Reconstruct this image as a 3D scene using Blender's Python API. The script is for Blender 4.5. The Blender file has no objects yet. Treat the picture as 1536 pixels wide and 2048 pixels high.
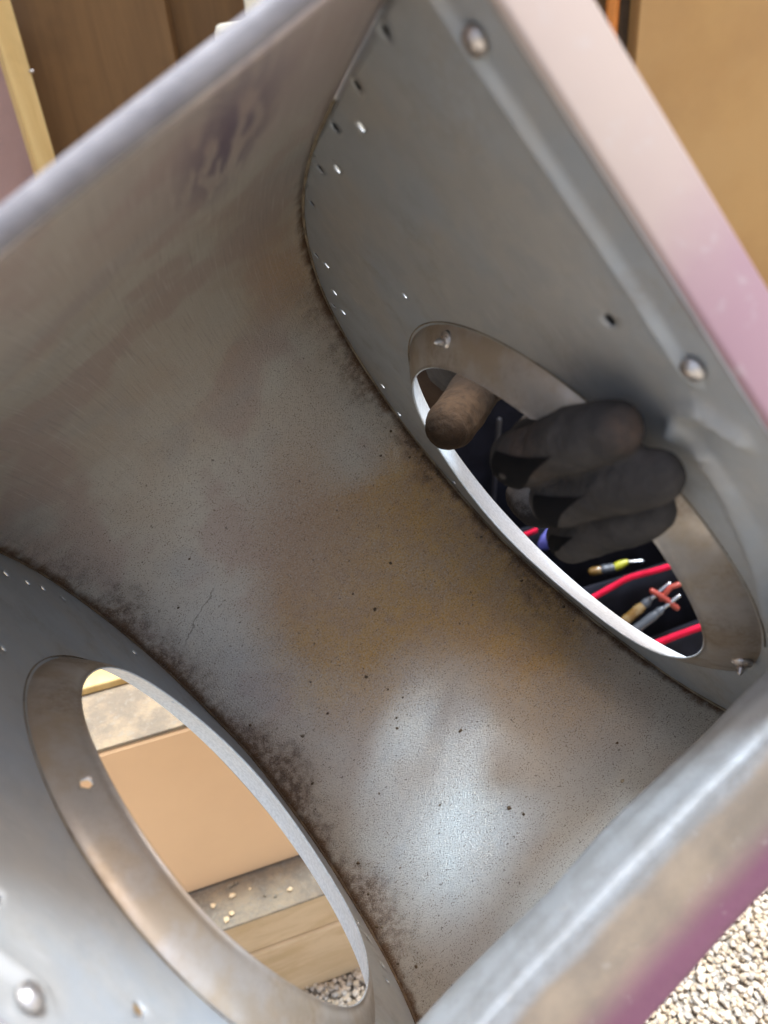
import bpy, bmesh, math, random
from mathutils import Vector, Matrix, noise
from mathutils.geometry import delaunay_2d_cdt
random.seed(7)
S = bpy.context.scene
COL = S.collection
R = math.radians

# ------------------------------------------------------------------ camera
# camera axes in the world (rows: world x, y, z in terms of right / down / forward)
M = Matrix(((0.99527, -0.09718, 0.0), (-0.05227, -0.53529, 0.84305), (-0.08193, -0.83906, -0.53783)))
CAM_H = 0.95
cam = bpy.data.cameras.new('camera')
cam_o = bpy.data.objects.new('camera', cam); COL.objects.link(cam_o)
right = M @ Vector((1, 0, 0)); down = M @ Vector((0, 1, 0)); fwd = M @ Vector((0, 0, 1))
cm = Matrix((right, -down, -fwd)).transposed().to_4x4(); cm.translation = Vector((0, 0, CAM_H))
cam_o.matrix_world = cm
cam.sensor_width = 36.0; cam.sensor_fit = 'AUTO'
cam.lens = 1523.2 / 2048 * 36
cam.shift_x = 3.6 / 2048; cam.shift_y = -0.8 / 2048
cam.clip_start = 0.01; cam.clip_end = 100
cam.dof.use_dof = True; cam.dof.focus_distance = 0.51; cam.dof.aperture_fstop = 7.0
S.camera = cam_o

# ------------------------------------------------------------------ world, sun, exposure
SUN_EL, SUN_AZ = 78, 45           # azimuth clockwise from +Y: soft light from high overhead, falling in through the right opening
w = bpy.data.worlds.new('World'); S.world = w; w.use_nodes = True
nt = w.node_tree; bg = nt.nodes['Background']
sky = nt.nodes.new('ShaderNodeTexSky'); sky.sky_type = 'NISHITA'; sky.sun_disc = False
sky.sun_elevation = R(SUN_EL); sky.sun_rotation = R(SUN_AZ); sky.air_density = 1.0; sky.dust_density = 7.0; sky.ozone_density = 0.3
nt.links.new(sky.outputs[0], bg.inputs[0]); bg.inputs[1].default_value = 0.15
sun = bpy.data.lights.new('sun', 'SUN'); sun_o = bpy.data.objects.new('sun', sun); COL.objects.link(sun_o)
sun.energy = 2.3; sun.angle = R(10); sun.color = (0.50, 0.73, 1.0)
sd = Vector((math.sin(R(SUN_AZ)) * math.cos(R(SUN_EL)), math.cos(R(SUN_AZ)) * math.cos(R(SUN_EL)), math.sin(R(SUN_EL))))
sun_o.rotation_euler = sd.to_track_quat('Z', 'Y').to_euler()
S.view_settings.view_transform = 'Standard'; S.view_settings.look = 'None'
S.cycles.max_bounces = 6; S.cycles.diffuse_bounces = 3; S.cycles.glossy_bounces = 3; S.cycles.transmission_bounces = 3
S.cycles.caustics_reflective = False; S.cycles.caustics_refractive = False
S.view_settings.gamma = 1.0; S.view_settings.exposure = 1.38; S.view_settings.use_curve_mapping = False

# ------------------------------------------------------------------ node helpers
class NT:
    def __init__(s, name):
        s.m = bpy.data.materials.new(name); s.m.use_nodes = True
        s.t = s.m.node_tree; s.p = s.t.nodes['Principled BSDF']
    def n(s, typ, **k):
        nd = s.t.nodes.new('ShaderNode' + typ)
        for a, v in k.items(): setattr(nd, a, v)
        return nd
    def l(s, a, b): s.t.links.new(a, b)
    def put(s, sock, v):
        if hasattr(v, 'links') or hasattr(v, 'is_linked'): s.l(v, sock)
        else: sock.default_value = v
    def math(s, op, a, b=0.0, c=0.0, clamp=False):
        nd = s.n('Math', operation=op); nd.use_clamp = clamp
        s.put(nd.inputs[0], a); s.put(nd.inputs[1], b); s.put(nd.inputs[2], c)
        return nd.outputs[0]
    def noise(s, vec, scale, detail=4, rough=0.6, dist=0.0):
        nd = s.n('TexNoise'); s.put(nd.inputs['Vector'], vec)
        nd.inputs['Scale'].default_value = scale; nd.inputs['Detail'].default_value = detail
        nd.inputs['Roughness'].default_value = rough; nd.inputs['Distortion'].default_value = dist
        return nd.outputs[0]
    def map(s, v, a, b, c=0.0, d=1.0, smooth=True):
        nd = s.n('MapRange'); nd.interpolation_type = 'SMOOTHSTEP' if smooth else 'LINEAR'
        s.put(nd.inputs[0], v)
        for i, x in enumerate((a, b, c, d)): s.put(nd.inputs[i + 1], x)
        return nd.outputs[0]
    def mix(s, f, a, b):
        nd = s.n('Mix', data_type='RGBA')
        s.put(nd.inputs[0], f); s.put(nd.inputs[6], a if not isinstance(a, tuple) else (*a, 1)); s.put(nd.inputs[7], b if not isinstance(b, tuple) else (*b, 1))
        return nd.outputs[2]
    def scale(s, vec, x, y, z, rot=0.0):
        nd = s.n('Mapping'); s.l(vec, nd.inputs[0]); nd.inputs['Scale'].default_value = (x, y, z); nd.inputs['Rotation'].default_value[2] = rot
        return nd.outputs[0]
    def bump(s, h, strength=0.3, dist=0.001, normal=None):
        nd = s.n('Bump'); nd.inputs['Strength'].default_value = strength; nd.inputs['Distance'].default_value = dist
        s.l(h, nd.inputs['Height'])
        if normal is not None: s.l(normal, nd.inputs['Normal'])
        return nd.outputs[0]
    def obj(s): return s.n('TexCoord').outputs['Object']
    def uv(s): return s.n('TexCoord').outputs['UV']
    def set(s, **k):
        for a, v in k.items():
            key = {'color': 'Base Color', 'metal': 'Metallic', 'rough': 'Roughness', 'normal': 'Normal', 'spec': 'Specular IOR Level', 'trans': 'Transmission Weight', 'sheen': 'Sheen Weight', 'coat': 'Coat Weight'}[a]
            if isinstance(v, tuple): v = (*v, 1)
            s.put(s.p.inputs[key], v)
        return s.m

def mat_simple(name, col, rough=0.6, metal=0.0, var=0.25, scale=60, bump=0.15, bscale=400, col2=None, bd=0.0006):
    t = NT(name); o = t.obj()
    n1 = t.noise(o, scale, 5)
    c2 = col2 if col2 else tuple(max(0, c * (1 - var)) for c in col)
    c = t.mix(t.map(n1, .35, .68), col, c2)
    r = t.map(t.noise(o, scale * 2.3, 3), .3, .7, max(.02, rough - .08), min(1, rough + .08))
    b = t.bump(t.noise(o, bscale, 4), bump, bd)
    return t.set(color=c, metal=metal, rough=r, normal=b)

# ---- dusty galvanised steel of the wrapper: coordinates are u = across (m), v = along the curve (m)
def mat_wrapper():
    t = NT('galvanised_scroll'); uv = t.uv()
    sp = t.n('SeparateXYZ'); t.l(uv, sp.inputs[0]); u, v = sp.outputs[0], sp.outputs[1]
    def blob(cu, cv, ru, rv, amp=1.0):
        a = t.math('DIVIDE', t.math('SUBTRACT', u, cu), ru); b = t.math('DIVIDE', t.math('SUBTRACT', v, cv), rv)
        d = t.math('SQRT', t.math('ADD', t.math('MULTIPLY', a, a), t.math('MULTIPLY', b, b)))
        return t.math('MULTIPLY', t.map(d, 1.0, 0.1), amp)
    nb = t.n('TexNoise'); t.l(uv, nb.inputs[0]); nb.inputs['Scale'].default_value = 13; nb.inputs['Detail'].default_value = 3; nb.inputs['Roughness'].default_value = .55
    big = nb.outputs[0]; sc = t.n('SeparateXYZ'); t.l(nb.outputs[1], sc.inputs[0]); big2, big3 = sc.outputs[1], sc.outputs[2]
    mid = t.noise(uv, 60, 3, .65); fine = t.noise(uv, 520, 3, .8); grain = t.noise(uv, 980, 1, .7)
    blot = t.noise(uv, 150, 4, .75)
    # zinc in large soft patches of grey, greenish and mauve grey
    zinc = t.mix(t.map(big, .42, .58), (.60, .575, .505), (.57, .525, .45))
    zinc = t.mix(t.math('MULTIPLY', t.map(big2, .50, .60, 0, .75), t.map(v, .66, .55, .15, 1.0)), zinc, (.50, .41, .365))
    zinc = t.mix(t.map(big3, .52, .64, 0, .45), zinc, (.46, .465, .45))
    zinc = t.mix(t.math('MULTIPLY', t.map(v, .16, .06, 0, .65), t.map(u, .0, .09, .35, 1.0)), zinc, (.47, .365, .36))
    # brushed streaks in the clean part near the mouth
    st = t.noise(t.scale(uv, 1000, 22, 1, -.30), 1.0, 1, .5)
    zinc = t.mix(t.math('MULTIPLY', t.map(st, .58, .74), t.map(v, .50, .25, 0, .42)), zinc, (.74, .72, .68))
    zinc = t.mix(t.math('MULTIPLY', t.map(st, .42, .28), t.map(v, .50, .25, 0, .40)), zinc, (.34, .31, .29))
    # dust film plus painted golden reflection; brown seam dirt plus painted shade at left
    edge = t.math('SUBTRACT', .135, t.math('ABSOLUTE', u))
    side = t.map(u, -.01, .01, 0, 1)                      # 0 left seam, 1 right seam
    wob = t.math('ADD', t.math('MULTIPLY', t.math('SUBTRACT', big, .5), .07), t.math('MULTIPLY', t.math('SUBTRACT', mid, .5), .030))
    reach = t.math('MULTIPLY_ADD', side, -.004, .036)  # left dirt reaches further to paint in the shade strip
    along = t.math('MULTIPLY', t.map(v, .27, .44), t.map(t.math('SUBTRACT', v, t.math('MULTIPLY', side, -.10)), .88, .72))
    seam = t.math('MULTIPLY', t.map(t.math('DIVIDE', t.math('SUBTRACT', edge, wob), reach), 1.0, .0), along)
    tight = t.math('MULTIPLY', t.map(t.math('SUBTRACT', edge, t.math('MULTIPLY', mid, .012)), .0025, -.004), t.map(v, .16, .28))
    film_glow = t.math('ADD', t.math('ADD', blob(.105, .60, .11, .16, 1.7), blob(.02, .51, .10, .12, .95)), t.math('ADD', blob(-.02, .585, .09, .10, .95), blob(.085, .73, .09, .09, .6)))
    film_glow = t.math('ADD', film_glow, blob(.115, .31, .05, .12, .35))
    film_glow = t.math('ADD', film_glow, t.math('MULTIPLY', t.map(v, .18, .34, .06, .16), t.map(v, .74, .66)))
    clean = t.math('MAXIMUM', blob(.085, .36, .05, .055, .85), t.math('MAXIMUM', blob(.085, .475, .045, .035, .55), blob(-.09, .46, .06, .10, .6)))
    film_glow = t.math('MULTIPLY', film_glow, t.math('SUBTRACT', 1.0, clean))
    film_glow = t.math('MULTIPLY', t.math('MINIMUM', film_glow, 1.1), t.map(big, .30, .60, .85, 1.0))
    film_glow = t.math('MULTIPLY', film_glow, t.map(fine, .30, .64, .55, 1.05), clamp=True)
    gold_glow = t.mix(t.map(mid, .38, .62), (.60, .345, .105), (.53, .32, .135))  # warm wall reflection painted as golden colour
    gold_glow = t.mix(blob(.0, .46, .12, .16, 1.0), gold_glow, (.47, .315, .205))
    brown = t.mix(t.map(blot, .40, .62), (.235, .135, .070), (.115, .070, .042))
    col = t.mix(film_glow, zinc, gold_glow)
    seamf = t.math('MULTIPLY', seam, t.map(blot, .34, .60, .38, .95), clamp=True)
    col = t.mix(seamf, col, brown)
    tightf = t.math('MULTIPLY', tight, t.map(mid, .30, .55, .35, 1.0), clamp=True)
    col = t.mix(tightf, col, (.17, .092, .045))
    dots = t.math('MULTIPLY', t.map(grain, .55, .66), t.map(v, .26, .44, .12, .95))
    col = t.mix(t.math('MULTIPLY', dots, t.map(blot, .38, .60, .15, 1.0)), col, (.15, .10, .06))
    col = t.mix(t.math('MULTIPLY', t.map(t.noise(uv, 330, 2, .6), .665, .71), t.map(v, .28, .42, .05, .75)), col, (.085, .056, .036))
    pale = t.math('MULTIPLY', t.map(grain, .42, .32), t.map(v, .3, .42, .05, .40))
    col = t.mix(pale, col, (.62, .58, .52))
    # one hairline crack in the dust film
    wv = t.math('MULTIPLY', t.math('SUBTRACT', mid, .5), .012)
    cl = t.math('ABSOLUTE', t.math('SUBTRACT', t.math('SUBTRACT', v, t.math('MULTIPLY_ADD', u, -.38, .4535)), wv))
    ck = t.math('MULTIPLY', t.map(cl, .0009, .0002), t.math('MULTIPLY', t.map(u, -.116, -.104), t.map(u, -.058, -.070)))
    col = t.mix(t.math('MULTIPLY', ck, .6), col, (.12, .09, .06))
    # smeared hand-wipe near the mouth
    sm = t.math('MULTIPLY', blob(.073, .062, .030, .085), t.map(t.noise(t.scale(uv, 170, 26, 1, .25), 1.0, 2), .42, .54))
    col = t.mix(t.math('MULTIPLY', sm, .9), col, (.19, .145, .20))
    dirt_glow = t.math('ADD', t.math('MULTIPLY', film_glow, .85), t.math('MAXIMUM', seamf, tightf), clamp=True)
    met = t.map(dirt_glow, 0, 1, .5, .1, False)
    ro = t.math('ADD', t.map(dirt_glow, 0, 1, .37, .70, False), t.math('MULTIPLY', t.math('SUBTRACT', fine, .5), .2))
    h = t.math('MULTIPLY', t.math('ADD', fine, t.math('MULTIPLY', grain, .6)), t.map(v, .20, .42, .2, 1.0))
    b = t.bump(h, .6, .0010)
    return t.set(color=col, metal=met, rough=ro, normal=b)

def mat_plate():
    t = NT('galvanised_side_sheet'); o = t.obj()
    big = t.noise(o, 13, 4, .55); mid = t.noise(o, 48, 5, .6); fine = t.noise(o, 380, 4, .7)
    c = t.mix(t.map(big, .4, .62), (.43, .45, .455), (.47, .445, .40))
    c = t.mix(t.map(mid, .52, .70, 0, .45), c, (.40, .39, .37))
    d = t.math('MULTIPLY', t.map(t.noise(o, 22, 5, .65), .52, .68), t.map(fine, .35, .6, .35, 1))
    c = t.mix(t.math('MULTIPLY', d, .40), c, (.30, .235, .165))
    c = t.mix(t.map(t.noise(o, 900, 2), .66, .76, 0, .35), c, (.55, .55, .54))
    vo = t.n('TexVoronoi'); t.l(o, vo.inputs[0]); vo.inputs['Scale'].default_value = 130
    sv = t.n('SeparateColor'); t.l(vo.outputs['Color'], sv.inputs[0])
    c = t.mix(t.map(sv.outputs[0], 0, 1, 0, .22, False), c, (.33, .345, .35))
    scf = t.noise(t.scale(o, 60, 500, 60), 1.0, 3, .6)
    c = t.mix(t.math('MULTIPLY', t.map(scf, .60, .72), t.map(big, .4, .6, 0, .5)), c, (.60, .58, .54))
    r = t.math('ADD', t.map(mid, .3, .7, .42, .54), t.math('MULTIPLY', d, .2))
    b = t.bump(fine, .12, .0006); b = t.bump(t.noise(o, 24, 2), .22, .005, b)
    return t.set(color=c, metal=t.map(d, 0, 1, .26, .10, False), rough=r, normal=b)

def mat_ring():
    t = NT('galvanised_inlet_ring'); o = t.obj()
    mid = t.noise(o, 38, 5, .6); fine = t.noise(o, 420, 4, .7)
    c = t.mix(t.map(mid, .4, .64), (.56, .50, .43), (.50, .40, .29))
    d = t.math('MULTIPLY', t.map(t.noise(o, 17, 5, .65), .44, .66), t.map(fine, .35, .6, .45, 1))
    c = t.mix(t.math('MULTIPLY', d, .65), c, (.27, .18, .10))
    r = t.math('ADD', t.map(mid, .3, .7, .30, .42), t.math('MULTIPLY', d, .22))
    b = t.bump(fine, .14, .0006)
    return t.set(color=c, metal=t.map(d, 0, 1, .55, .25, False), rough=r, normal=b)

def mat_flange():
    # zinc flange, beige to mauve reflection painted into the colour, worn in flecks
    t = NT('painted_reflection_flange'); o = t.obj()
    sp = t.n('SeparateXYZ'); t.l(o, sp.inputs[0]); z = sp.outputs[2]
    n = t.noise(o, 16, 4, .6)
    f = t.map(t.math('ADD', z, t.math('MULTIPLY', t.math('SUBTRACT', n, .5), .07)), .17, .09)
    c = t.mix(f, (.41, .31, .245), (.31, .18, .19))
    c = t.mix(t.map(t.noise(o, 120, 5), .56, .7, 0, .3), c, (.42, .36, .32))
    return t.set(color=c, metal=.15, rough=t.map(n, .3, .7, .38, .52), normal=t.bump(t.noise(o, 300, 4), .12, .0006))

def mat_cutoff():
    t = NT('worn_cutoff_sheet'); o = t.obj()
    sp = t.n('SeparateXYZ'); t.l(o, sp.inputs[0]); z = sp.outputs[2]
    n = t.noise(o, 20, 5, .65); mid = t.noise(o, 75, 5, .65)
    base = t.mix(t.map(mid, .4, .62), (.33, .33, .32), (.27, .265, .25))
    tan = t.mix(t.map(n, .38, .62), (.32, .245, .17), (.22, .175, .13))
    zz = t.math('ADD', z, t.math('MULTIPLY', t.math('SUBTRACT', n, .5), .012))
    c = t.mix(t.map(zz, -.040, -.047), base, tan)
    c = t.mix(t.map(zz, -.058, -.080), c, (.185, .068, .105))
    c = t.mix(t.map(t.noise(o, 130, 3), .64, .72, 0, .25), c, (.40, .36, .31))
    return t.set(color=c, metal=t.map(zz, -.038, -.046, .35, .05), rough=t.map(mid, .3, .7, .5, .65), normal=t.bump(mid, .25, .0015))

def mat_glove():
    t = NT('charcoal_work_glove'); o = t.obj()
    n = t.noise(o, 45, 5, .6); f = t.noise(o, 900, 3, .7)
    c = t.mix(t.map(n, .38, .62), (.044, .039, .035), (.068, .059, .052))
    def blob(cx, cy, cz, r):
        d = t.n('VectorMath', operation='DISTANCE'); t.l(o, d.inputs[0]); d.inputs[1].default_value = (cx, cy, cz)
        return t.map(d.outputs['Value'], r, r * .25)
    wear = t.math('MAXIMUM', blob(.124, .032, .074, .034), t.math('MULTIPLY', blob(.118, -.165, .078, .016), .6))
    wear = t.math('MAXIMUM', wear, t.math('MULTIPLY', blob(.098, -.118, .082, .020), .35))
    wear = t.math('MULTIPLY', wear, t.map(t.noise(o, 150, 4), .35, .6, .35, 1))
    thumb = blob(.140, .060, .071, .15)
    c = t.mix(thumb, c, (.024, .015, .009))  # brown thumb, darkened in the colour to offset the sun on it
    c = t.mix(blob(.128, .012, .002, .032), c, (.018, .016, .016))  # little finger darkened to paint in shade
    c = t.mix(wear, c, t.mix(thumb, (.12, .075, .05), (.062, .036, .019)))
    c = t.mix(t.map(f, .60, .74, 0, .4), c, (.085, .078, .072))
    b = t.bump(f, .5, .0010); b = t.bump(t.noise(t.scale(o, 60, 150, 60), 1.0, 4, .6), .6, .004, b)
    return t.set(color=c, rough=.88, normal=b, sheen=.0, spec=.12)

def mat_fabric(name, col, col2=None):
    t = NT(name); o = t.obj()
    wv = t.n('TexWave'); t.l(t.scale(o, 1, 1, 1, .7), wv.inputs[0]); wv.inputs['Scale'].default_value = 260; wv.inputs['Distortion'].default_value = 1.5
    n = t.noise(o, 30, 4)
    c = t.mix(t.map(n, .35, .65), col, col2 or tuple(x * .6 for x in col))
    return t.set(color=c, rough=.85, normal=t.bump(wv.outputs[1], .3, .0008), sheen=.0, spec=.1)

def mat_wood(name, a, b, sc=1.0, ax=0):
    t = NT(name); o = t.obj()
    s = [40 * sc] * 3; s[ax] = 3 * sc
    g = t.noise(t.scale(o, *s), 1.0, 6, .65, .6); g2 = t.noise(o, 9 * sc, 4)
    c = t.mix(t.map(g, .35, .66), a, b)
    c = t.mix(t.map(g2, .5, .7, 0, .35), c, tuple(x * .7 for x in b))
    return t.set(color=c, rough=.7, normal=t.bump(g, .3, .002))

def mat_dusty(name):
    t = NT(name); o = t.obj()
    n = t.noise(o, 28, 6, .7); n2 = t.noise(o, 120, 5, .7)
    c = t.mix(t.map(n, .36, .62), (.32, .235, .14), (.20, .155, .105))
    c = t.mix(t.map(n2, .52, .66, 0, .7), c, (.27, .225, .16))
    c = t.mix(t.map(t.noise(o, 12, 4), .58, .68, 0, .45), c, (.085, .075, .07))
    return t.set(color=c, rough=.9, normal=t.bump(n2, .6, .004))

M_ = {}
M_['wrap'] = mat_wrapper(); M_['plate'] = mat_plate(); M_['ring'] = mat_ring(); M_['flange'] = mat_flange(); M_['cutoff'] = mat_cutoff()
M_['glove'] = mat_glove()
M_['throat'] = mat_simple('clean_throat_zinc', (.74, .78, .79), .45, .1, .08, 420, .5, 500, (.60, .64, .65))
M_['rust'] = mat_simple('dust_and_rust', (.17, .11, .06), .9, 0, .5, 120, .6, 700, (.09, .055, .03))
M_['seamdust'] = mat_simple('pale_seam_dust', (.30, .24, .16), .85, 0, .5, 60, .5, 700, (.13, .09, .055))
M_['darkhole'] = mat_simple('near_black_steel', (.035, .032, .032), .6, .4, .4)
M_['screw'] = mat_simple('bright_zinc_screw', (.72, .68, .64), .33, .85, .25, 200, .1, 900, (.5, .42, .36))
M_['lip'] = mat_simple('dulled_lip_zinc', (.245, .225, .22), .6, .1, .25, 50, .2, 300, (.17, .155, .155))
M_['blackpatch'] = mat_fabric('black_glove_knit', (.007, .0065, .007))
M_['bag'] = mat_fabric('black_ballistic_nylon', (.006, .006, .008), (.010, .010, .014))
M_['tape'] = mat_fabric('red_binding_tape', (.50, .008, .035), (.36, .006, .022))
M_['sleeve'] = mat_fabric('dark_brown_sleeve', (.05, .03, .018), (.03, .018, .012))
M_['tan'] = mat_simple('tan_board', (.90, .57, .30), .6, 0, .12, 6, .1, 200, (.86, .535, .28))
M_['cream'] = mat_simple('cream_enamel', (.78, .72, .56), .45, 0, .08, 8, .05, 200)
M_['lumber'] = mat_wood('raw_lumber', (.74, .53, .30), (.62, .42, .21))
M_['stud'] = mat_wood('yellow_stud_pine', (.72, .50, .20), (.60, .38, .13), 1.0, 2)
M_['dusty'] = mat_dusty('dusty_ledge')
M_['brownwall'] = mat_wood('brown_board_wall', (.225, .118, .040), (.175, .09, .03), .7, 2)
M_['tanwall'] = mat_simple('ochre_plaster_wall', (.60, .345, .125), .75, 0, .15, 3, .2, 60, (.52, .285, .10))
M_['pink'] = mat_simple('pink_board', (.42, .26, .22), .8, 0, .2, 5)
M_['copper'] = mat_simple('copper_tube', (.78, .27, .06), .38, .55, .12, 30, .05)
M_['dark'] = mat_simple('dark_corner_strip', (.10, .065, .035), .8)
M_['grey_plastic'] = mat_simple('grey_plastic', (.045, .05, .056), .45)
M_['yellow'] = mat_simple('yellow_plastic', (.36, .34, .02), .4)
M_['steel'] = mat_simple('bright_steel', (.45, .47, .48), .25, 1.0)
M_['orange'] = mat_simple('orange_red_plastic', (.26, .032, .016), .45)
M_['blue'] = mat_simple('blue_violet_grip', (.15, .145, .46), .5)
t = NT('amber_plastic'); M_['amber'] = t.set(color=t.mix(t.map(t.noise(t.obj(), 90, 3), .4, .6), (.19, .10, .022), (.27, .18, .075)), rough=.15, trans=.35)

# ------------------------------------------------------------------ mesh helpers
def link(o, parent=None):
    COL.objects.link(o)
    if parent is not None: o.parent = parent
    return o
def tag(o, label, cat, group=None):
    o['label'] = label; o['category'] = cat
    if group: o['group'] = group
    return o
def mesh(name, verts, faces, mat, parent=None, smooth=True, uvs=None):
    me = bpy.data.meshes.new(name); me.from_pydata([tuple(v) for v in verts], [], faces); me.validate()
    if uvs is not None:
        lay = me.uv_layers.new(name='UVMap')
        for lp in me.loops: lay.data[lp.index].uv = uvs[lp.vertex_index]
    me.materials.append(mat)
    if smooth: me.polygons.foreach_set('use_smooth', [True] * len(me.polygons))
    o = bpy.data.objects.new(name, me); return link(o, parent)
def from_bm(name, bm, mat, parent=None, smooth=False):
    bmesh.ops.recalc_face_normals(bm, faces=bm.faces)
    me = bpy.data.meshes.new(name); bm.to_mesh(me); bm.free(); me.materials.append(mat)
    if smooth: me.polygons.foreach_set('use_smooth', [True] * len(me.polygons))
    return link(bpy.data.objects.new(name, me), parent)
def solid(o, th=0.0009, off=-1.0):
    m = o.modifiers.new('sheet', 'SOLIDIFY'); m.thickness = th; m.offset = off; return o
def bevel(o, w_=0.002, seg=2):
    m = o.modifiers.new('bevel', 'BEVEL'); m.width = w_; m.segments = seg; m.limit_method = 'ANGLE'; return o
def box(name, lo, hi, mat, parent=None, rot=None, bev=0.002):
    bm = bmesh.new(); bmesh.ops.create_cube(bm, size=1)
    c = [(a + b) / 2 for a, b in zip(lo, hi)]; s = [b - a for a, b in zip(lo, hi)]
    for v in bm.verts: v.co = Vector([v.co[i] * s[i] + c[i] for i in range(3)])
    if rot is not None:
        for v in bm.verts: v.co = rot @ v.co
    o = from_bm(name, bm, mat, parent)
    if bev: bevel(o, bev)
    return o
def tube_into(V, F, pts, rad, n=14, cap=True):
    """swept tube with hemispherical ends; rad per point"""
    pts = [Vector(p) for p in pts]; P = []; Rr = []
    if cap:
        d = (pts[0] - pts[1]).normalized()
        for a in (85, 60, 35): P.append(pts[0] + d * rad[0] * math.sin(R(a))); Rr.append(rad[0] * math.cos(R(a)))
    P += pts; Rr += list(rad)
    if cap:
        d = (pts[-1] - pts[-2]).normalized()
        for a in (35, 60, 85): P.append(pts[-1] + d * rad[-1] * math.sin(R(a))); Rr.append(rad[-1] * math.cos(R(a)))
    up = Vector((.31, .2, .93)); base = len(V)
    for i, p in enumerate(P):
        tg = (P[min(i + 1, len(P) - 1)] - P[max(i - 1, 0)]).normalized()
        a = tg.cross(up).normalized(); b = tg.cross(a); up = (up - tg * up.dot(tg)).normalized() if i else up
        for k in range(n):
            th = 2 * math.pi * k / n; V.append(p + (a * math.cos(th) + b * math.sin(th)) * Rr[i])
    for i in range(len(P) - 1):
        for k in range(n):
            q = base + i * n; F.append((q + k, q + (k + 1) % n, q + n + (k + 1) % n, q + n + k))
    F.append(tuple(base + k for k in reversed(range(n)))); F.append(tuple(base + (len(P) - 1) * n + k for k in range(n)))
def tube(name, pts, rad, mat, parent=None, n=14, cap=True):
    V, F = [], []
    if not hasattr(rad, '__len__'): rad = [rad] * len(pts)
    tube_into(V, F, pts, rad, n, cap); return mesh(name, V, F, mat, parent)
def catmull(P, n=10):
    P = [Vector(p) for p in P]; P = [2 * P[0] - P[1]] + P + [2 * P[-1] - P[-2]]; o = []
    for i in range(1, len(P) - 2):
        a, b, c, d = P[i - 1:i + 3]
        for k in range(n):
            t_ = k / n
            o.append(.5 * ((2 * b) + (c - a) * t_ + (2 * a - 5 * b + 4 * c - d) * t_ ** 2 + (3 * b - a - 3 * c + d) * t_ ** 3))
    o.append(P[-2]); return o

# ------------------------------------------------------------------ setting: gravel ground and walls
ground = mesh('ground', [(-6, -6, -.004), (6, -6, -.004), (6, 6, -.004), (-6, 6, -.004)], [(0, 1, 2, 3)],
              mat_simple('gravel_bed', (.42, .36, .28), .95, 0, .5, 90, .8, 160, (.24, .20, .15), .006))
ground['kind'] = 'structure'
def gravel():
    bm0 = bmesh.new(); bmesh.ops.create_icosphere(bm0, subdivisions=1, radius=1.0)
    bv = [v.co.copy() for v in bm0.verts]; bf = [tuple(v.index for v in f.verts) for f in bm0.faces]; bm0.free()
    V, F, MI = [], [], []
    g = .0060; rnd = random.Random(3)
    y = .12
    while y < .86:
        x = -.40
        while x < .95:
            near = (x > .12 and y < .72) or (-.32 < x < .06 and y < .5)
            if near:
                for layer in range(2):
                    r0 = rnd.choice((.0023, .0029, .0035, .0041))
                    c = Vector((x + rnd.uniform(-.5, .5) * g, y + rnd.uniform(-.5, .5) * g, rnd.uniform(-.001, .004) + layer * rnd.uniform(.0, .006)))
                    if layer and rnd.random() > .45: continue
                    s = Vector((r0 * rnd.uniform(.8, 1.45), r0 * rnd.uniform(.8, 1.3), r0 * rnd.uniform(.6, .95)))
                    rot = Matrix.Rotation(rnd.uniform(0, 6.28), 3, 'Z') @ Matrix.Rotation(rnd.uniform(-.6, .6), 3, 'X')
                    off = Vector((rnd.uniform(-50, 50), rnd.uniform(-50, 50), 0)); b0 = len(V)
                    for v in bv:
                        k = 1 + .32 * noise.noise(v * 1.3 + off)
                        V.append(c + rot @ Vector((v.x * s.x * k, v.y * s.y * k, v.z * s.z * k)))
                    mi = rnd.choice((0, 0, 0, 1, 1, 2))
                    for f in bf: F.append(tuple(b0 + i for i in f)); MI.append(mi)
            x += g
        y += g
    o = mesh('gravel', V, F, mat_simple('gravel_cream', (.60, .50, .375), .85, 0, .2, 40, .3, 500), None, False)
    o.data.materials.append(mat_simple('gravel_buff', (.50, .39, .26), .85, 0, .3, 40, .3, 500))
    o.data.materials.append(mat_simple('gravel_grey', (.42, .37, .30), .85, 0, .3, 40, .3, 500))
    o.data.polygons.foreach_set('material_index', MI)
    o['kind'] = 'stuff'; tag(o, 'cream and buff pea gravel covering the ground', 'gravel')
gravel()

box('wall_back', (-2.2, 1.80, 0), (2.2, 1.86, 2.2), M_['brownwall'])['kind'] = 'structure'
o = box('wall_panel', (-.86, 1.745, 0), (-.315, 1.797, 2.0), M_['brownwall'])
tag(o, 'dark brown board panel behind the yellow stud at upper left', 'panel')
o = box('wall_panel', (.545, 1.60, 0), (1.24, 1.66, 2.0), M_['tanwall'])
tag(o, 'ochre wall panel right of the copper pipe at upper right', 'panel')
o = box('corner_strip', (.528, 1.655, 0), (.5435, 1.70, 2.0), M_['dark'])  # dark strip added for the dark corner between pipe and panel
tag(o, 'narrow dark strip between copper pipe and ochre panel', 'trim')
o = tube('copper_pipe', [(.503, 1.62, 0), (.501, 1.62, .9), (.500, 1.62, 2.0)], .0125, M_['copper'], None, 20)
tag(o, 'bright vertical copper pipe at the upper right edge of the ochre panel', 'pipe')
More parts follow.
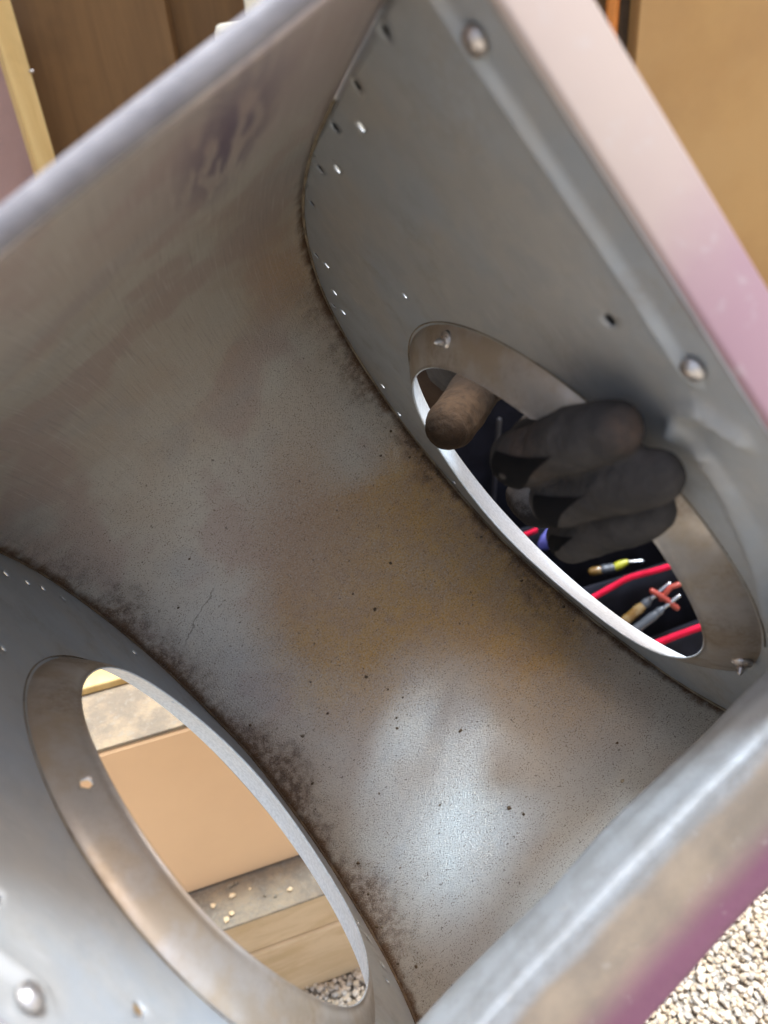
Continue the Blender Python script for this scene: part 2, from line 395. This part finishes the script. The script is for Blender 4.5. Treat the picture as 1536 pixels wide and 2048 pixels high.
# stud with a lighter narrow face and a greyer wide side
rz = Matrix.Rotation(R(28), 3, 'Z')
o = box('timber_stud', (-.02, -.03, 0), (.018, .03, 2.0), M_['stud'], None, rz); o.location = (-.572, 1.60, 0)
tag(o, 'yellow pine stud standing at the far upper left', 'stud')
sc_ = tube('nail_head', [(.030, -.020, .93), (.034, -.022, .93)], .003, M_['screw'], o, 8)
o = box('pink_panel', (-1.1, 1.66, 0), (-.605, 1.70, 1.02), M_['pink'])
tag(o, 'dull pink board left of the yellow stud', 'panel')
cab = bpy.data.objects.new('cream_cabinet', None); link(cab); cab.location = (0, 1.5, 0)
tag(cab, 'cream enamel cabinet mostly hidden behind the steel housing', 'cabinet')
box('body', (-.200, 0, 0), (.30, .2, .972), M_['cream'], cab, None, .012)
box('flue', (-.150, .06, .9725), (.02, .17, 1.4), M_['cream'], cab, None, .01)

# ---- timber kerb, tan cabinet: seen through the left inlet.  local axes: e along, n away
e = Vector((.966, .26, 0)); n_ = Vector((-.26, .966, 0)); rot = Matrix((e, n_, Vector((0, 0, 1)))).transposed()
def slab(name, a0, a1, n0, n1, z0, z1, mat, parent=None, bev=.003):
    return box(name, (a0, n0, z0), (a1, n1, z1), mat, parent, rot, bev)
kerb = bpy.data.objects.new('timber_kerb', None); link(kerb)
tag(kerb, 'raw lumber kerb with dusty top seen low through the left opening', 'timber')
slab('plank', -.9, .16, .4815, .533, .0, .108, M_['lumber'], kerb)
slab('plank', -.9, .16, .4845, .533, .1085, .166, M_['lumber'], kerb)
slab('dust_layer', -.9, .16, .4835, .545, .1663, .170, M_['dusty'], kerb, .0015)
for i in range(26):
    a = random.uniform(-.40, -.0); nn = random.uniform(.488, .536); r0 = random.uniform(.0015, .004)
    p = rot @ Vector((a, nn, .1705 + r0 * .5))
    bm = bmesh.new(); bmesh.ops.create_icosphere(bm, subdivisions=1, radius=r0)
    for v in bm.verts: v.co = p + Vector((v.co.x * random.uniform(.7, 1.4), v.co.y * random.uniform(.7, 1.4), v.co.z * .7))
    from_bm('crumb', bm, M_['lumber'] if i % 3 else M_['dusty'], kerb)
tc = bpy.data.objects.new('tan_cabinet', None); link(tc)
tag(tc, 'smooth tan cabinet with dusty top seen through the left opening', 'cabinet')
slab('front_panel', -1.0, .05, .535, .80, .172, .4135, M_['tan'], tc, .004)
slab('dusty_top', -1.0, .05, .536, 1.2, .414, .418, M_['dusty'], tc, .001)
slab('batten', -1.0, .05, .612, .645, .4183, .428, M_['stud'], tc, .002)

# ------------------------------------------------------------------ tool bag behind the right opening
be1 = Vector((.957, .289, 0)); be2 = Vector((-.289, .957, 0)); brot = Matrix((be1, be2, Vector((0, 0, 1)))).transposed()
bag = bpy.data.objects.new('tool_bag', None); link(bag); bag.location = (0, 0, 0)
tag(bag, 'black fabric tool bag with red binding tape behind the gloved hand', 'bag')
def bg_panel(name, pts, mat, th=.006, bulge=.0, nu=18, nv=8):
    """quad panel p00,p10,p11,p01 in bag axes with a soft bulge"""
    p = [Vector(q) for q in pts]; V, F = [], []
    for j in range(nv + 1):
        for i in range(nu + 1):
            u, v = i / nu, j / nv
            q = (p[0] * (1 - u) + p[1] * u) * (1 - v) + (p[3] * (1 - u) + p[2] * u) * v
            q = q + Vector((0, -bulge * math.sin(math.pi * u) * math.sin(math.pi * v), 0)) + Vector((0, .004 * noise.noise(q * 14), 0))
            V.append(brot @ q)
    for j in range(nv):
        for i in range(nu):
            k = j * (nu + 1) + i; F.append((k, k + 1, k + nu + 2, k + nu + 1))
    return solid(mesh(name, V, F, mat, bag), th, 0)
bg_panel('back_panel', ((.22, .98, 0), (.74, .98, 0), (.74, .98, .60), (.22, .98, .62)), M_['bag'])
bg_panel('base', ((.30, .64, .012), (.92, .64, .012), (.92, .98, .012), (.30, .98, .012)), M_['bag'])
bg_panel('divider', ((.28, .86, 0), (.92, .86, 0), (.92, .86, .30), (.28, .86, .27)), M_['bag'], .006, .01)
bg_panel('front_wall', ((.30, .71, 0), (.92, .71, 0), (.92, .704, .272), (.30, .704, .272)), M_['bag'], .006, .008)
bg_panel('pocket', ((.36, .65, 0), (.92, .65, 0), (.92, .650, .196), (.36, .650, .196)), M_['bag'], .005, .012)
for s_ in (.30, .92): bg_panel('end_wall', ((s_, .71, 0), (s_, .98, 0), (s_, .98, .36), (s_, .704, .272)), M_['bag'])
def tape(pts, wdt=.018, nrm=Vector((0, -1, 0)), parent=None):
    P = catmull(pts, 8); V, F = [], []
    for i, p in enumerate(P):
        V += [brot @ (p + Vector((0, -.004, -wdt / 2))), brot @ (p + Vector((0, -.001, wdt / 2)))]
    for i in range(len(P) - 1): F.append((2 * i, 2 * i + 2, 2 * i + 3, 2 * i + 1))
    return solid(mesh('binding_tape', V, F, M_['tape'], parent or bag), .003, 0)
tape([(.36, .643, .190), (.50, .638, .197), (.56, .636, .200), (.605, .636, .202), (.66, .636, .203), (.80, .64, .200), (.92, .645, .196)], .009)
tape([(.36, .700, .255), (.44, .697, .250), (.49, .693, .262), (.53, .692, .274), (.555, .692, .280), (.60, .692, .278), (.66, .692, .278), (.80, .695, .276), (.92, .70, .274)], .0075)
tape([(.28, .855, .268), (.36, .85, .272), (.42, .85, .270), (.50, .85, .280)], .007)
# buckle loop of red cord
tube('cord', [brot @ Vector(p) for p in ((.375, .84, .315), (.40, .835, .312), (.42, .832, .300), (.425, .832, .285), (.415, .832, .275))], .0045, M_['tape'], bag, 8)
def driver(name, label, p0, p1, p2, p3, m_handle, m_band, rad, tip=None):
    g = bpy.data.objects.new(name, None); link(g); g.location = Vector(p0)
    tag(g, label, 'screwdriver')
    L = lambda p: Vector(p) - Vector(p0)
    a, b, c, d = map(L, (p0, p1, p2, p3))
    P = [a.lerp(b, k / 6) for k in range(7)]
    tube('handle', P, [rad * k for k in (.8, 1.0, 1.05, .95, 1.0, 1.02, .8)], m_handle, g, 10)
    tube('band', [b.lerp(c, .0), b.lerp(c, .5), c], [rad * .8, rad * .9, rad * .6], m_band, g, 12)
    tube('shaft', [c, c.lerp(d, .5), d], rad * .42, M_['steel'], g, 10)
    if tip is not None: tube('end_cap', [a + (a - b).normalized() * rad * 1.4, a + (a - b).normalized() * .001], [rad * .9, rad * .95], tip, g, 12)
driver('nut_driver', 'grey nut driver with yellow collar and amber end below the glove', (.330, .936, .205), (.352, .934, .209), (.369, .935, .217), (.392, .930, .220), M_['grey_plastic'], M_['yellow'], .0082, M_['amber'])
driver('screwdriver', 'clear amber handled screwdriver under the upper red tape', (.318, .800, .213), (.350, .806, .240), (.358, .808, .247), (.385, .813, .268), M_['amber'], M_['grey_plastic'], .0075)
driver('screwdriver', 'dark grey screwdriver lying just below the amber one', (.325, .785, .207), (.365, .793, .235), (.372, .795, .240), (.395, .80, .256), M_['grey_plastic'], M_['grey_plastic'], .0065)
clip = bpy.data.objects.new('spring_clip', None); link(clip); clip.location = (.372, .797, .245)
tag(clip, 'small orange red plastic clip above the lower red tape', 'clip')
tube('jaw', [(-.012, .01, .018), (.004, .004, .008), (.02, -.002, -.006)], .0042, M_['orange'], clip, 8)
tube('jaw', [(.0, .006, .006), (.013, .01, .022), (.026, .01, .026)], .0038, M_['orange'], clip, 8)
pl = tube('plier_grip', [(.205, .990, .222), (.238, .985, .238), (.268, .972, .258), (.30, .965, .275)], [.014, .020, .019, .014], M_['blue'], None, 12)
tag(pl, 'blue violet plier grip poking out beneath the fingers', 'pliers')
rod_ = tube('steel_rod', [(.176, 1.06, .16), (.186, 1.062, .30), (.194, 1.06, .42)], .0045, M_['darkhole'], None, 10)
tag(rod_, 'thin grey metal rod standing in the bag left of the fingers', 'rod')

# ------------------------------------------------------------------ blower housing (own axes: x across, y into the depth, z towards the top wrap)
HR = Matrix(((.794695, -.254398, -.551128), (.417396, .888241, .191854), (.440728, -.382505, .812065)))
HT = Vector((-.001675, .314892, .646754))
hm = HR.to_4x4(); hm.translation = HT
H = bpy.data.objects.new('blower_housing', None); link(H); H.matrix_world = hm
tag(H, 'open galvanised steel blower housing with two round side openings, dusty inside', 'blower housing')
B = .135                     # half width
CP = [(-.2, .234), (-.15, .234), (-.10, .234), (-.06, .233), (-.02, .231), (.028, .224), (.072, .211), (.116, .188), (.146, .163), (.167, .135), (.183, .102), (.193, .068),
      (.198, .030), (.198, -.012), (.188, -.055), (.160, -.096), (.118, -.134), (.064, -.162), (.010, -.176), (-.045, -.173), (-.092, -.152), (-.126, -.118), (-.145, -.08), (-.1505, -.052)]
curve = catmull([(a, b, 0) for a, b in CP], 8)
def wrapper():
    V, F, U = [], [], []; s = 0; nx = 40
    for i, p in enumerate(curve):
        if i: s += (p - curve[i - 1]).length
        for k in range(nx + 1):
            x = -B + 2 * B * k / nx
            dent = .0012 * noise.noise(Vector((x * 14, s * 9, 3.3)))
            tg = (curve[min(i + 1, len(curve) - 1)] - curve[max(i - 1, 0)]).normalized()
            q = p + Vector((-tg.y, tg.x, 0)) * dent * (1 - (abs(x) / B) ** 6)
            V.append((x, q.x, q.y)); U.append((x, s))
    for i in range(len(curve) - 1):
        for k in range(nx):
            a = i * (nx + 1) + k; F.append((a, a + 1, a + nx + 2, a + nx + 1))
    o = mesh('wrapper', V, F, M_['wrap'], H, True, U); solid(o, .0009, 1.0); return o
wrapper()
# cutoff sheet: rolls over at the bottom of the mouth and turns down in front
def cutoff():
    prof = catmull([(-.1495, -.058, 0), (-.151, -.046, 0), (-.156, -.0385, 0), (-.166, -.0362, 0), (-.176, -.0352, 0)], 6) + \
           catmull([(-.1785, -.0356, 0), (-.1802, -.038, 0), (-.181, -.05, 0), (-.181, -.07, 0), (-.180, -.087, 0), (-.176, -.0885, 0), (-.165, -.089, 0)], 6)
    V, F = [], []; nx = 36
    for i, p in enumerate(prof):
        for k in range(nx + 1):
            x = -B + .0015 + (2 * B - .003) * k / nx
            d = .0011 * noise.noise(Vector((x * 22, i * .25, 9)))
            V.append((x, p.x + d, p.y + d * .8 + .003 * (x / B) ** 2 * -1))
    for i in range(len(prof) - 1):
        for k in range(nx):
            a = i * (nx + 1) + k; F.append((a, a + 1, a + nx + 2, a + nx + 1))
    o = mesh('cutoff_lip', V, F, M_['cutoff'], H); solid(o, .0012, 1.0)
cutoff()
# top flange and folded hem of the wrap
def strip(name, prof, x0, x1, mat, nx=30, wob=.0006):
    V, F = [], []
    for i, p in enumerate(prof):
        for k in range(nx + 1):
            x = x0 + (x1 - x0) * k / nx
            d = wob * noise.noise(Vector((x * 18, i * .4, 5)))
            V.append((x, p[0] + d, p[1] + d))
    for i in range(len(prof) - 1):
        for k in range(nx):
            a = i * (nx + 1) + k; F.append((a, a + 1, a + nx + 2, a + nx + 1))
    return solid(mesh(name, V, F, mat, H), .001, 0)
strip('top_flange', [(-.1985, .2342), (-.2003, .2348), (-.2012, .2362), (-.2015, .2385), (-.2013, .2405), (-.2000, .2416), (-.1975, .2418)], -B - .024, B + .024, M_['lip'])

LOOPS = {}
def ridge(y, z, pl, wd, h):
    p = Vector((y, z)); best = 9
    for a, b in zip(pl[:-1], pl[1:]):
        a, b = Vector(a), Vector(b); ab = b - a; t_ = max(0, min(1, (p - a).dot(ab) / ab.length_squared)); best = min(best, (p - a - ab * t_).length)
    return h * math.exp(-(best / wd) ** 2)
BEAD = [(-.1795, .232), (-.180, .16), (-.1805, .086)]
ARC1 = [(-.157, .064), (-.160, .05), (-.1605, .033), (-.154, .006), (-.143, -.022), (-.128, -.050)]
ARC2 = [(-.157, .064), (-.164, .071), (-.174, .072), (-.186, .060)]
def emboss(y, z, sg=1):
    h = 0
    if y < -.16: h += ridge(y, z, BEAD, .0026, .0030)
    if sg > 0 and y < -.11 and z < .09: h += ridge(y, z, ARC1, .0036, .0040) + ridge(y, z, ARC2, .0036, .0040)
    r = math.hypot(y, z); h -= .00025 * math.exp(-((r - .1315) / .0018) ** 2)
    h += .0010 * noise.noise(Vector((y * 12, z * 12, 2.2)))
    return h
RG = .1300
def inside(poly, y, z):
    c = False; j = len(poly) - 1
    for i in range(len(poly)):
        (yi, zi), (yj, zj) = poly[i], poly[j]
        if (zi > z) != (zj > z) and y < (yj - yi) * (z - zi) / (zj - zi) + yi: c = not c
        j = i
    return c
outl = [(p.x, p.y) for p in curve]
outl += [(-.155, -.07), (-.170, -.095), (-.185, -.10), (-.1995, -.10)]
for k in range(1, 60): outl.append((-.1995, -.10 + .334 * k / 60))
def side_plate(sg, holes, tabs):
    pts, edges = [], []
    def loop(L):
        b0 = len(pts)
        for q in L: pts.append(Vector(q))
        for i in range(len(L)): edges.append((b0 + i, b0 + (i + 1) % len(L)))
    loop(outl)
    loop([(RG * math.cos(2 * math.pi * k / 200), RG * math.sin(2 * math.pi * k / 200)) for k in range(200)])
    HL = []
    for (y, z, r) in holes + tabs:
        HL.append((y, z, r)); loop([(y + r * (1 + .10 * math.sin(3 * k + y * 99)) * math.cos(2 * math.pi * k / 14), z + r * math.sin(2 * math.pi * k / 14)) for k in range(14)])
    g = .0035; yy = -.1975; rr = random.Random(5)
    cells = []
    while yy < .2:
        zz = -.176
        step = .0013 if yy < -.166 else g
        while zz < .233:
            z2 = zz + rr.uniform(-.15, .15) * step; y2 = yy + rr.uniform(-.15, .15) * step; r = math.hypot(y2, z2)
            if r > RG + .0015 and all(math.hypot(y2 - h[0], z2 - h[1]) > h[2] + .0012 for h in HL): cells.append((y2, z2))
            zz += (.004 if yy < -.166 else g)
        yy += step
    # ring of extra points so the pressed groove round the opening is resolved
    for k in range(200):
        for dr in (.0008, .0016, .0026, .004):
            th = 2 * math.pi * (k + .5) / 200; y2, z2 = (RG + dr) * math.cos(th), (RG + dr) * math.sin(th)
            if all(math.hypot(y2 - h[0], z2 - h[1]) > h[2] + .0006 for h in HL): cells.append((y2, z2))
    for c in cells:
        if inside(outl, *c): pts.append(Vector(c))
    vo, _, fo, _, _, _ = delaunay_2d_cdt(pts, edges, [], 0, 1e-6)
    F = []
    for f in fo:
        y = sum(vo[i].x for i in f) / 3; z = sum(vo[i].y for i in f) / 3
        if math.hypot(y, z) < RG - .00002 or any(math.hypot(y - h[0], z - h[1]) < h[2] * .93 for h in HL) or not inside(outl, y, z): continue
        F.append(tuple(f) if sg < 0 else tuple(reversed(f)))
    V = [(sg * (B - emboss(v.x, v.y, sg)), v.x, v.y) for v in vo]
    o = mesh('side_plate', V, F, M_['plate'], H); solid(o, .0009, -1.0 if sg < 0 else -1.0)
    for (y, z, r) in tabs:        # folded tabs of the wrap closing these slots, near-black to paint in shadow
        bm = bmesh.new(); bmesh.ops.create_cube(bm, size=1)
        for v in bm.verts: v.co = Vector((sg * (B + .0022 + v.co.x * .0006), y + .004 + v.co.y * r * 7, z + v.co.z * r * 3.2))
        from_bm('folded_tab', bm, M_['darkhole'], o)
    return o
seamR = [(-.144, .2295), (-.103, .2285), (-.061, .2275), (-.015, .2235), (.030, .217), (.087, .1965), (.133, .165)]
holesR = [(-.083, .219), (-.033, .217), (.083, .188), (.109, .172), (.124, .158), (.171, .095), (.1865, .067), (.190, -.007)]
plR = side_plate(1, [(y, z, .0024) for y, z in holesR] + [(.000, .150, .0018)], [(y, z, .0024) for y, z in seamR] + [(-.158, .112, .0026), (-.1585, .0495, .0026)])
holesL = [(.097, .173), (.115, .160), (.171, .070), (.198, -.030), (.060, -.147), (.015, -.158), (.030, -.160), (.130, .150)]
plL = side_plate(-1, [(y, z, .0022) for y, z in holesL] + [(.002, .149, .0017), (-.159, .048, .0026)], [(-.157, .109, .0026), (.145, .135, .0022), (-.02, .2225, .0024), (.05, -.153, .0022)])
plR['label'] = 'right side sheet with bright and dark rivet holes along the seam'
plL['label'] = 'left side sheet of the housing'

# side flanges of the mouth
def side_flange(sg):
    V, F = [], []; prof = [(B + .0003, -.1980), (B + .0007, -.1996), (B + .0016, -.2004), (B + .003, -.2002), (B + .0236, -.2000), (B + .0243, -.1996), (B + .0245, -.1975)]
    n = 60
    for i in range(n + 1):
        z = -.11 + (.2415 + .11) * i / n
        for a, b in prof:
            d = .0007 * noise.noise(Vector((z * 12, a * 40, 1)))
            cut = max(0, (z - .225) / .0165) ** 2 * .008
            V.append((sg * (min(a, B + .0246 - cut) + d * .5), b + d, z))
    k = len(prof)
    for i in range(n):
        for j in range(k - 1): F.append((i * k + j, i * k + j + 1, (i + 1) * k + j + 1, (i + 1) * k + j))
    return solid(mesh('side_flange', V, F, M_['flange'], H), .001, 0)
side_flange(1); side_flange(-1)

# inlet rings, flared inwards, cut with real screw holes
def ring(sg, lip_x, lip_r, cy, cz, holes):
    prof = catmull([(B + .0006, .1320, 0), (B + .0001, .1300, 0), (B - .0035, .1265, 0), (B - .0075, .1215, 0), (B - .0115, .1155, 0), (lip_x + .0015, lip_r + .0016, 0), (lip_x, lip_r, 0)], 6)
    Ls = [0]
    for a, b in zip(prof[:-1], prof[1:]): Ls.append(Ls[-1] + (b - a).length)
    NT_ = 220; nv = len(prof)
    def at(th, s):
        j = 0
        while j < nv - 2 and Ls[j + 1] < s: j += 1
        p = prof[j].lerp(prof[j + 1], (s - Ls[j]) / max(1e-9, Ls[j + 1] - Ls[j])); k = s / Ls[-1]
        wv = 1 + .0022 * k * math.sin(3 * th + 1) + .0016 * k * math.sin(7 * th)
        return (sg * (p.x + .0005 * math.sin(5 * th) * k), cy * k + p.y * wv * math.cos(th), cz * k + p.y * wv * math.sin(th))
    pts, edges = [], []; R0 = .12; W_ = 2 * math.pi * R0
    hl = [(th * R0, s, r) for th, s, r in holes]
    for i in range(NT_ + 1):
        for s in Ls:
            u = W_ * i / NT_
            if all(math.hypot(u - h[0], s - h[1]) > h[2] + .0006 for h in hl): pts.append(Vector((u, s)))
    for h in hl:
        b0 = len(pts)
        for k in range(14): pts.append(Vector((h[0] + h[2] * math.cos(2 * math.pi * k / 14) * (1 + .2 * math.sin(2 * k)), h[1] + h[2] * math.sin(2 * math.pi * k / 14)))); edges.append((b0 + k, b0 + (k + 1) % 14))
    vo, _, fo, _, _, _ = delaunay_2d_cdt(pts, edges, [], 0, 1e-7)
    F = []
    for f in fo:
        u = sum(vo[i].x for i in f) / 3; s = sum(vo[i].y for i in f) / 3
        if any(math.hypot(u - h[0], s - h[1]) < h[2] * .85 for h in hl): continue
        F.append(tuple(f) if sg > 0 else tuple(reversed(f)))
    V = [at(v.x / R0, v.y) for v in vo]
    o = mesh('inlet_ring', V, F, M_['throat'], H); solid(o, .0009, 1.0); o.data.materials.append(M_['ring']); o.modifiers[0].material_offset = 1
    bm = bmesh.new(); bm.from_mesh(o.data); bmesh.ops.remove_doubles(bm, verts=bm.verts, dist=1e-5); bm.to_mesh(o.data); bm.free()
    return o
tau = 2 * math.pi
rgR = ring(1, .1192, .1091, -.0043, .005, [])
rgL = ring(-1, .1207, .1100, 0, 0, [(R(129.5), .016, .0028), (R(20), .019, .0016)])
# dust lines: seams between wrap and side sheets, groove round the rings
def dustline(name, path, rad, mat, parent):
    V, F = [], []; rr = [rad * (1 + .55 * noise.noise(Vector((i * .35, rad * 1e4, 0)))) for i in range(len(path))]
    tube_into(V, F, path, rr, 6, False); return mesh(name, V, F, mat, parent)
for sg in (1, -1):
    path = [(sg * (B - .0005), p.x, p.y) for p in curve[20:-8]]
    dustline('seam_dust', path, .0011, M_['seamdust'] if sg > 0 else M_['rust'], H)
    a0, a1 = (40, 215) if sg > 0 else (40, 200)
    pg = [(sg * (B - .0002), .1318 * math.cos(R(a)), .1318 * math.sin(R(a))) for a in range(a0, a1, 3)]
    dustline('groove_dust', pg, .0004, M_['seamdust'], rgR if sg > 0 else rgL)

# screws
def screw(x, y, z, nrm, parent, r=.0035, stub=.006):
    nrm = Vector(nrm).normalized(); p = Vector((x, y, z)); V, F = [], []
    tube_into(V, F, [p - nrm * .001, p + nrm * .0012], [r * 1.35, r * 1.2], 16, False)
    tube_into(V, F, [p + nrm * .0008, p + nrm * .0014, p + nrm * .0020, p + nrm * .0024], [r, r * .93, r * .72, r * .45], 16, False)
    P = [p + nrm * (.003 + stub * k / 10) for k in range(11)]
    if stub > .0025: tube_into(V, F, P, [r * (.62 if k % 2 else .5) * (1 - .055 * k) for k in range(11)], 10)
    return mesh('screw', V, F, M_['screw'], parent)
for y, z in ((-.1855, .206), (-.1865, .090)):
    screw(B - .0018, y, z, (-1, .0, .0), plR, .0034, .002)
    screw(-B + .0018, y, z, (1, .0, .0), plL, .0034, .002)
def ring_screw(sg, th, r, x, parent, stub):
    nr = Vector((-sg * .75, .45 * math.cos(R(th)), .45 * math.sin(R(th))))
    return screw(sg * x, r * math.cos(R(th)), r * math.sin(R(th)), nr, parent, .0040, stub)
ring_screw(1, 102.5, .125, .1290, rgR, .0032)
ring_screw(1, -134, .1255, .1298, rgR, .003)

# flakes of rust and dirt lying on the wrap
rnd = random.Random(11)
def crv(s):
    acc = 0
    for a, b in zip(curve[:-1], curve[1:]):
        L = (b - a).length
        if acc + L >= s: return a.lerp(b, (s - acc) / L), (b - a).normalized()
        acc += L
    return curve[-1], (curve[-1] - curve[-2]).normalized()
for k in range(46):
    s = rnd.choice((rnd.uniform(.40, .80), rnd.uniform(.55, .82))); x = rnd.uniform(-.125, .125) if k % 3 else rnd.choice((-1, 1)) * (B - rnd.uniform(.003, .02))
    p, tg = crv(s); nr = Vector((tg.y, -tg.x)); V = []
    m = rnd.randint(5, 7); r0 = rnd.uniform(.0007, .0019)
    for j in range(m):
        a = tau * j / m; q = r0 * rnd.uniform(.5, 1.3)
        V.append((x + q * math.cos(a), *(Vector((p.x, p.y)) + Vector((tg.x, tg.y)) * q * math.sin(a) + nr * rnd.uniform(.0002, .0008))))
    V.append((x, *(Vector((p.x, p.y)) + nr * .0014)))
    mesh('dirt_flake', V, [(j, (j + 1) % m, m) for j in range(m)] , M_['rust'] if k % 5 else M_['seamdust'], H, False)

# ------------------------------------------------------------------ gloved hand (same axes as the housing)
hand = None
def glove():
    V, F = [], []
    def finger(pts, rad): tube_into(V, F, catmull(pts, 5), [rad[min(len(rad) - 1, int(i / 5))] + (rad[min(len(rad) - 1, int(i / 5) + 1)] - rad[min(len(rad) - 1, int(i / 5))]) * (i % 5) / 5 for i in range(5 * (len(pts) - 1) + 1)], 20)
    finger([(.200, -.060, .075), (.150, -.066, .066), (.112, -.082, .0705), (.0985, -.099, .0755), (.103, -.119, .0785), (.110, -.137, .0790), (.1165, -.149, .0775)], [.0125, .0120, .0118, .0124, .0120, .0134, .0122])
    finger([(.200, -.066, .052), (.150, -.072, .046), (.112, -.089, .0485), (.0985, -.106, .0530), (.103, -.127, .0560), (.110, -.145, .0570), (.1165, -.156, .0560)], [.0125, .0118, .0112, .0116, .0111, .0121, .0112])
    finger([(.200, -.058, .028), (.150, -.062, .021), (.112, -.077, .0225), (.0985, -.091, .0275), (.103, -.109, .0315), (.110, -.124, .0335), (.117, -.134, .0345)], [.0120, .0114, .0110, .0115, .0110, .0116, .0106])
    finger([(.205, -.035, .012), (.165, -.020, .000), (.137, .000, -.002), (.124, .012, .004), (.126, .026, .010)], [.012, .0105, .0105, .011, .0105])      # little finger, curled outside
    finger([(.218, .010, .060), (.198, .070, .064), (.166, .076, .068), (.139, .050, .0705), (.118, .0285, .0735)], [.020, .0185, .0165, .0160, .0150])     # thumb
    finger([(.196, -.066, .074), (.222, -.052, .068), (.250, .000, .060)], [.020, .026, .027])  # unseen palm, moved towards the mouth to block part of the sunlight
    finger([(.196, -.072, .036), (.222, -.058, .036), (.250, .000, .045)], [.020, .026, .027])
    finger([(.228, -.010, .062), (.222, .060, .084), (.212, .135, .078), (.202, .205, .064)], [.034, .036, .033, .034])  # wrist bulk, enlarged to shade the thumb and fill the dark behind it
    o = mesh('gloved_hand', V, F, M_['glove']); o.matrix_world = hm
    r = o.modifiers.new('continuous', 'REMESH'); r.mode = 'VOXEL'; r.voxel_size = .0012; r.use_smooth_shade = True
    s = o.modifiers.new('soft', 'SMOOTH'); s.factor = .5; s.iterations = 4
    tx = bpy.data.textures.new('folds', 'CLOUDS'); tx.noise_scale = .012; tx.noise_depth = 3
    d = o.modifiers.new('folds', 'DISPLACE'); d.texture = tx; d.strength = .0022; d.mid_level = .5; d.texture_coords = 'LOCAL'
    tag(o, 'charcoal work glove gripping the rim of the right opening', 'hand')
    return o
hand = glove()
def patch(pts):
    a, b, c = [Vector(p) for p in pts]; V, F = [], []; n = 10; idx = {}
    for i in range(n + 1):
        for j in range(n + 1 - i):
            idx[i, j] = len(V); V.append(a + (b - a) * i / n + (c - a) * j / n)
    for i in range(n):
        for j in range(n - i):
            F.append((idx[i, j], idx[i + 1, j], idx[i, j + 1]))
            if i + j < n - 1: F.append((idx[i + 1, j], idx[i + 1, j + 1], idx[i, j + 1]))
    o = mesh('black_gusset', V, F, M_['blackpatch'], hand)
    m = o.modifiers.new('wrap', 'SHRINKWRAP'); m.target = hand; m.wrap_method = 'NEAREST_SURFACEPOINT'; m.offset = .0005; m.wrap_mode = 'ABOVE_SURFACE'
    return o
patch([(.0925, -.1042, .0850), (.0925, -.141, .0828), (.0925, -.0871, .0639)])
patch([(.0925, -.1082, .0616), (.0925, -.1432, .0648), (.0925, -.104, .0450)])
patch([(.0925, -.0936, .0352), (.0925, -.1107, .0375), (.0925, -.0799, .0208)])
arm = tube('sleeve', [(.204, .196, .066), (.202, .24, .060), (.203, .30, .052), (.21, .40, .040)], [.037, .043, .045, .047], M_['sleeve'], None, 24)
arm.matrix_world = hm
tag(arm, 'dark brown jacket sleeve behind the thumb, beyond the right opening', 'sleeve')
